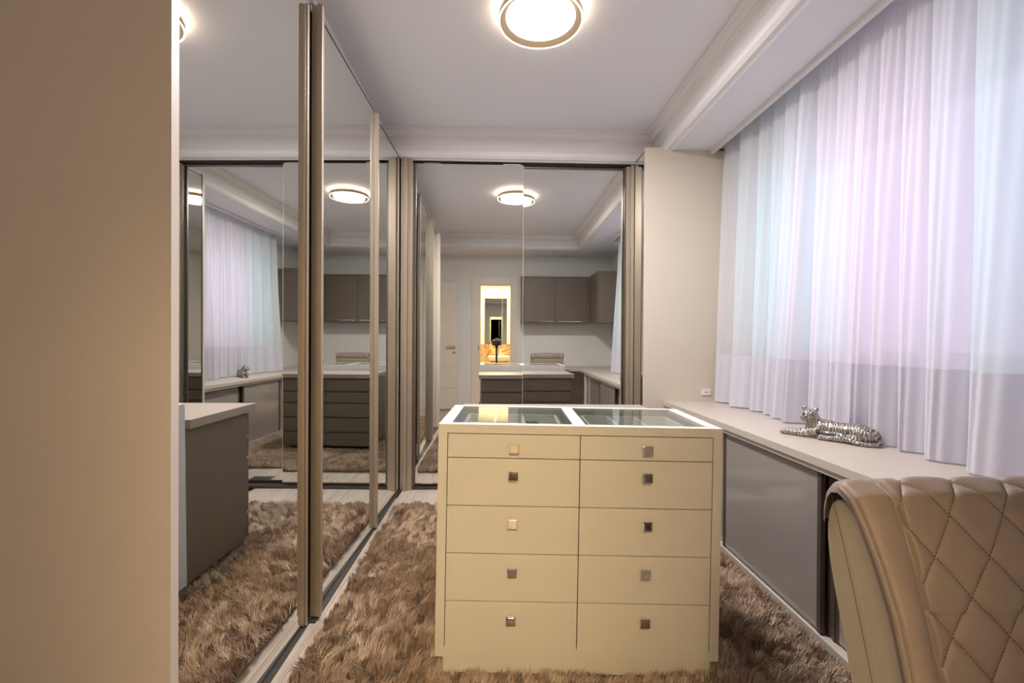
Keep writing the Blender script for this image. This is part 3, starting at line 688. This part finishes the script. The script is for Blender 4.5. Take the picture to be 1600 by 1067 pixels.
# ------------------------------------------------------------------ office chair with quilted back
oc = thing('office_chair', 'tan leatherette office chair with diamond quilted backrest pushed in at the desk, front right', 'chair', (.715, .36, 0))
KX, KT, QX = .5755+.026, -.0155, .0375
X0c, X1c = .475, .955
def smooth_poly(P, n):
    P = np.array(P); d = np.r_[0, np.cumsum(np.linalg.norm(np.diff(P, axis=0), axis=1))]
    t = np.linspace(0, d[-1], n); q = np.stack([np.interp(t, d, P[:, i]) for i in range(P.shape[1])], 1)
    for _ in range(6):
        q[1:-1] = (q[:-2]+2*q[1:-1]+q[2:])/4
    return q, t
front = [(.44, .50), (.468, .60), (.492, .70), (.518, .787), (.536, .850), (.562, .905), (.585, .944), (.606, .972), (.632, .982), (.650, .977), (.662, .962), (.667, .94), (.667, .92)]
def cover():
    nt_ = 460; ns = 340; prof, tt = smooth_poly(front, nt_); s = np.linspace(0, 1, ns)
    # arc length of the point that matches the first quilting knot
    i0 = np.argmin(np.abs(prof[:300, 1]-.948)); t0 = tt[i0]
    V = np.zeros((ns, nt_, 3)); tan = np.gradient(prof, axis=0); tan /= np.linalg.norm(tan, axis=1)[:, None]
    nrm = np.stack([-tan[:, 1], tan[:, 0]], 1)       # outward (front / up)
    nrm = np.where((nrm[:1, :1] > 0), -nrm, nrm)
    Xs = X0c+s*(X1c-X0c)
    A, B = np.meshgrid(Xs, tt, indexing='ij')
    hx, ht = QX, .0485
    t0 = t0+KT; U = (A-KX)/hx; Wd = (B-t0)/ht
    l1 = np.abs(((U+Wd)/2+.5) % 1-.5); l2 = np.abs(((U-Wd)/2+.5) % 1-.5)     # 0 on a stitch line
    puff = (1-np.exp(-l1/.085))*(1-np.exp(-l2/.085))
    edge = np.minimum(A-X0c, X1c-A)
    # bolster seam moves outwards near the top
    seam = .058
    inq = 1/(1+np.exp(-(edge-seam)/.0015))
    h_q = .0062*puff
    seamdip = -.006*np.exp(-((edge-seam)/.004)**2)
    bol = .006*np.sin(np.clip(edge/seam, 0, 1)*PI)
    # wings come forward of the quilted centre, less so at the top
    low = np.clip((prof[:, 1]-.97)/(-.12), 0, 1); low[nt_*3//5:] *= (prof[nt_*3//5:, 0] < .62)
    rec = -.026*low[None, :]*(1/(1+np.exp(-(edge-.045)/.010)))
    rise = .006*np.clip(edge/.12, 0, 1)**.6*np.clip((prof[:, 1]-.93)/.05, 0, 1)[None, :]
    roundx = .010*np.clip(1-edge/.012, 0, 1)**2
    h = h_q*inq + bol*(1-inq) + seamdip + rec - roundx
    V[:, :, 0] = A
    V[:, :, 1] = prof[None, :, 0] + nrm[None, :, 0]*h
    V[:, :, 2] = prof[None, :, 1] + nrm[None, :, 1]*h + rise
    return V, prof, nrm, tt, t0, hx, ht
V, prof, nrm, tt, t0, hx, ht = cover()
bk = grid_mesh('backrest', V, leather, oc)
# stitches: little dashes on the quilting lines
def surf(xq, tq):
    i = np.clip((xq-X0c)/(X1c-X0c)*(V.shape[0]-1), 0, V.shape[0]-1.001); j = np.clip(tq/tt[-1]*(V.shape[1]-1), 0, V.shape[1]-1.001)
    i0, j0 = int(i), int(j); fi, fj = i-i0, j-j0
    return V[i0, j0]*(1-fi)*(1-fj)+V[i0+1, j0]*fi*(1-fj)+V[i0, j0+1]*(1-fi)*fj+V[i0+1, j0+1]*fi*fj
bm = bmesh.new()
for sgn in (1, -1):
    for c in range(-40, 40):
        # line: U + sgn*W = 2c
        Lh = np.hypot(hx, ht); n = int(2*.6/.0052)
        for k in range(n):
            s_ = -.6+k*.0052; tq = t0+s_*ht/Lh; xq = KX+hx*(2*c+1-1) - sgn*s_*hx/Lh
            if not (X0c+.062 < xq < X1c-.062 and .03 < tq < tt[-1]-.03): continue
            tq2 = tq+.0030*ht/Lh; xq2 = xq-sgn*.0030*hx/Lh
            a, b = Vector(surf(xq, tq)), Vector(surf(xq2, tq2))
            j = int(np.clip(tq/tt[-1]*(V.shape[1]-1), 0, V.shape[1]-1)); nn = Vector((0, nrm[j, 0], nrm[j, 1]))*.0005
            sd_ = (b-a).cross(nn).normalized()*.00055
            vs = [bm.verts.new(p) for p in (a+sd_+nn, a-sd_+nn, b-sd_+nn, b+sd_+nn)]
            bm.faces.new(vs)
st = finish('stitching', bm, thread, bk); st['kind'] = 'stuff'; st.location = (0, 0, 0)
# piping down the front edges
for xe in (X0c, X1c):
    pts = [(xe, prof[j, 0]-.001, prof[j, 1]) for j in range(0, 400, 6)]
    tube('piping', pts, .0036, leather, bk, 8)
    pts = [(xe+(.006 if xe < .6 else -.006), prof[j, 0]+.010*(1-j/400)+.003, prof[j, 1]-.006) for j in range(0, 300, 6)]
    tube('piping', pts, .0030, leather_b, bk, 8)
# back shell with its side faces
backp = [(.656, .962), (.663, .940), (.658, .872), (.634, .795), (.612, .72), (.585, .62), (.555, .50)]
fr_in = [(p[0]+.045, p[1]-.018) for p in front[:7]]
fr_side = [(p[0]+.008, p[1]-.006) for p in front[:9]]
shell, _ = smooth_poly(fr_in+backp, 60)
sh = prism('back_shell', [tuple(p) for p in shell], 0, X0c+.036, X1c-.036, leather_b, oc)
side_out, _ = smooth_poly(fr_side+backp, 60)
for xa, xb in ((X0c+.004, X0c+.036), (X1c-.036, X1c-.004)):
    sw = prism('side_wing', [tuple(p) for p in side_out], 0, xa, xb, leather_b, oc)
    md = sw.modifiers.new('b', 'BEVEL'); md.width = .006; md.segments = 3; md.limit_method = 'ANGLE'; md.angle_limit = 1.0
md = sh.modifiers.new('b', 'BEVEL'); md.width = .006; md.segments = 3; md.limit_method = 'ANGLE'; md.angle_limit = 1.0
sh2, _ = smooth_poly([(p[0]*.45+q[0]*.55, p[1]*.5+q[1]*.5) for p, q in zip(np.array(smooth_poly(fr_side, 12)[0]), np.array(smooth_poly(backp[::-1], 12)[0]))], 40)
for dy_, mt_ in ((-.012, thread_l), (.0, thread)):
    bm = bmesh.new()
    q, tq = smooth_poly([(p[0]+dy_, p[1]) for p in sh2], 90)
    for i in range(0, 88, 1):
        a = Vector((X0c+.0030, q[i, 0], q[i, 1])); b = Vector((X0c+.0030, q[i+1, 0], q[i+1, 1])); b = a+(b-a)*(.55 if mt_ is thread_l else .95)
        w_ = Vector((0, .0006, 0)); vs = [bm.verts.new(p) for p in (a-w_, a+w_, b+w_, b-w_)]; bm.faces.new(vs)
        for v_ in vs: v_.co.x += 0
    o = finish('side_seam', bm, mt_, sh); o['kind'] = 'stuff'
# seat, arms, column and base
bm = bmesh.new(); bm_box(bm, .465, .965, .02, .50, .43, .52, .028); finish('seat', bm, leather, oc, smooth=True)
for s in (-1, 1):
    xa = .715+s*.275
    tube('armrest', [(xa, .10, .47), (xa, .10, .60), (xa, .12, .635), (xa, .30, .640), (xa, .36, .60), (xa, .38, .47)], .014, chrome, oc)
    box('arm_pad', xa-.025, xa+.025, .12, .32, .645, .665, leather, oc, bev=.008)
box('seat_plate', .62, .81, .17, .36, .405, .43, black_plastic, oc, bev=.004)
bm = bmesh.new(); bm_cyl(bm, (.715, .26, .12), (.715, .26, .26), .028); bm_cyl(bm, (.715, .26, .26), (.715, .26, .41), .016); finish('gas_column', bm, chrome, oc)
for k in range(5):
    a = k*2*PI/5+.3; ex, ey = .715+.26*math.cos(a), .26+.26*math.sin(a)
    sp = tube('base_spoke', [(.715, .26, .13), (.715+.13*math.cos(a), .26+.13*math.sin(a), .115), (ex, ey, .095)], [.022, .018, .013], chrome, oc)
    bm = bmesh.new(); t_ = Vector((-math.sin(a), math.cos(a), 0))
    for s in (-1, 1):
        c_ = Vector((ex, ey, .062))+t_*s*.014; bm_cyl(bm, c_-t_*.007, c_+t_*.007, .026)
    bm_cyl(bm, (ex, ey, .062), (ex, ey, .095), .007); finish('caster', bm, black_plastic, sp)

for c_ in oc.children: c_.location += Vector((.012, 0, -.008))
for c_ in oc.children:
    if c_.name.startswith(('base', 'gas', 'caster')): c_.location.z += .008
# ------------------------------------------------------------------ camera on tripod, reflected in the far mirror
tp = thing('tripod', 'black tripod standing in front of the bathroom doorway, seen in the far mirror', 'tripod', (0, -.11, 0))
bm = bmesh.new(); bm_cyl(bm, (0, -.11, .74), (0, -.11, 1.03), .014); bm_cyl(bm, (0, -.11, .90), (0, -.11, .93), .019); finish('centre_column', bm, black_plastic, tp)
bm = bmesh.new(); bm_ball(bm, (0, -.11, 1.05), .024); bm_box(bm, -.03, .03, -.14, -.08, 1.068, 1.078, .002); bm_cyl(bm, (-.05, -.11, 1.05), (0, -.11, 1.05), .006); finish('ball_head', bm, black_plastic, tp)
bm = bmesh.new(); bm_cyl(bm, (0, -.11, .755), (0, -.11, .80), .05, .045, 6); bm_box(bm, -.09, .09, -.125, -.095, .765, .79, .004); finish('shoulder', bm, mat('grey_metal', (.25, .25, .25), .4, metal=.6), tp)
for a in (math.radians(205), math.radians(335), math.radians(90)):
    e = (.36*math.cos(a), -.11+.33*math.sin(a), .0); ft = .008
    tube('leg', [(.035*math.cos(a), -.11+.035*math.sin(a), .775), (e[0]*.55, -.11+(e[1]+.11)*.55, .36), (e[0], e[1], ft)], [.014, .012, .009], black_plastic, tp)
cb = thing('photo_camera', 'black photo camera on the tripod, facing the far mirror', 'camera', (0, -.11, 1.078))
box('camera_body', -.075, .075, -.150, -.080, 1.0785, 1.170, black_plastic, cb, bev=.006)
boxes('viewfinder_hump', [(-.022, .022, -.148, -.085, 1.170, 1.195)], black_plastic, cb, bev=.006)
bm = bmesh.new(); bm_cyl(bm, (0.0, -.080, 1.125), (0.0, -.018, 1.125), .034, .037, 32); finish('lens', bm, black_plastic, cb)
bm = bmesh.new(); bm_ball(bm, (0.0, -.022, 1.125), (.028, .006, .028), 20); finish('front_glass', bm, mat('lens_glass', (.02, .02, .03), .03, coat=1), cb, smooth=True)
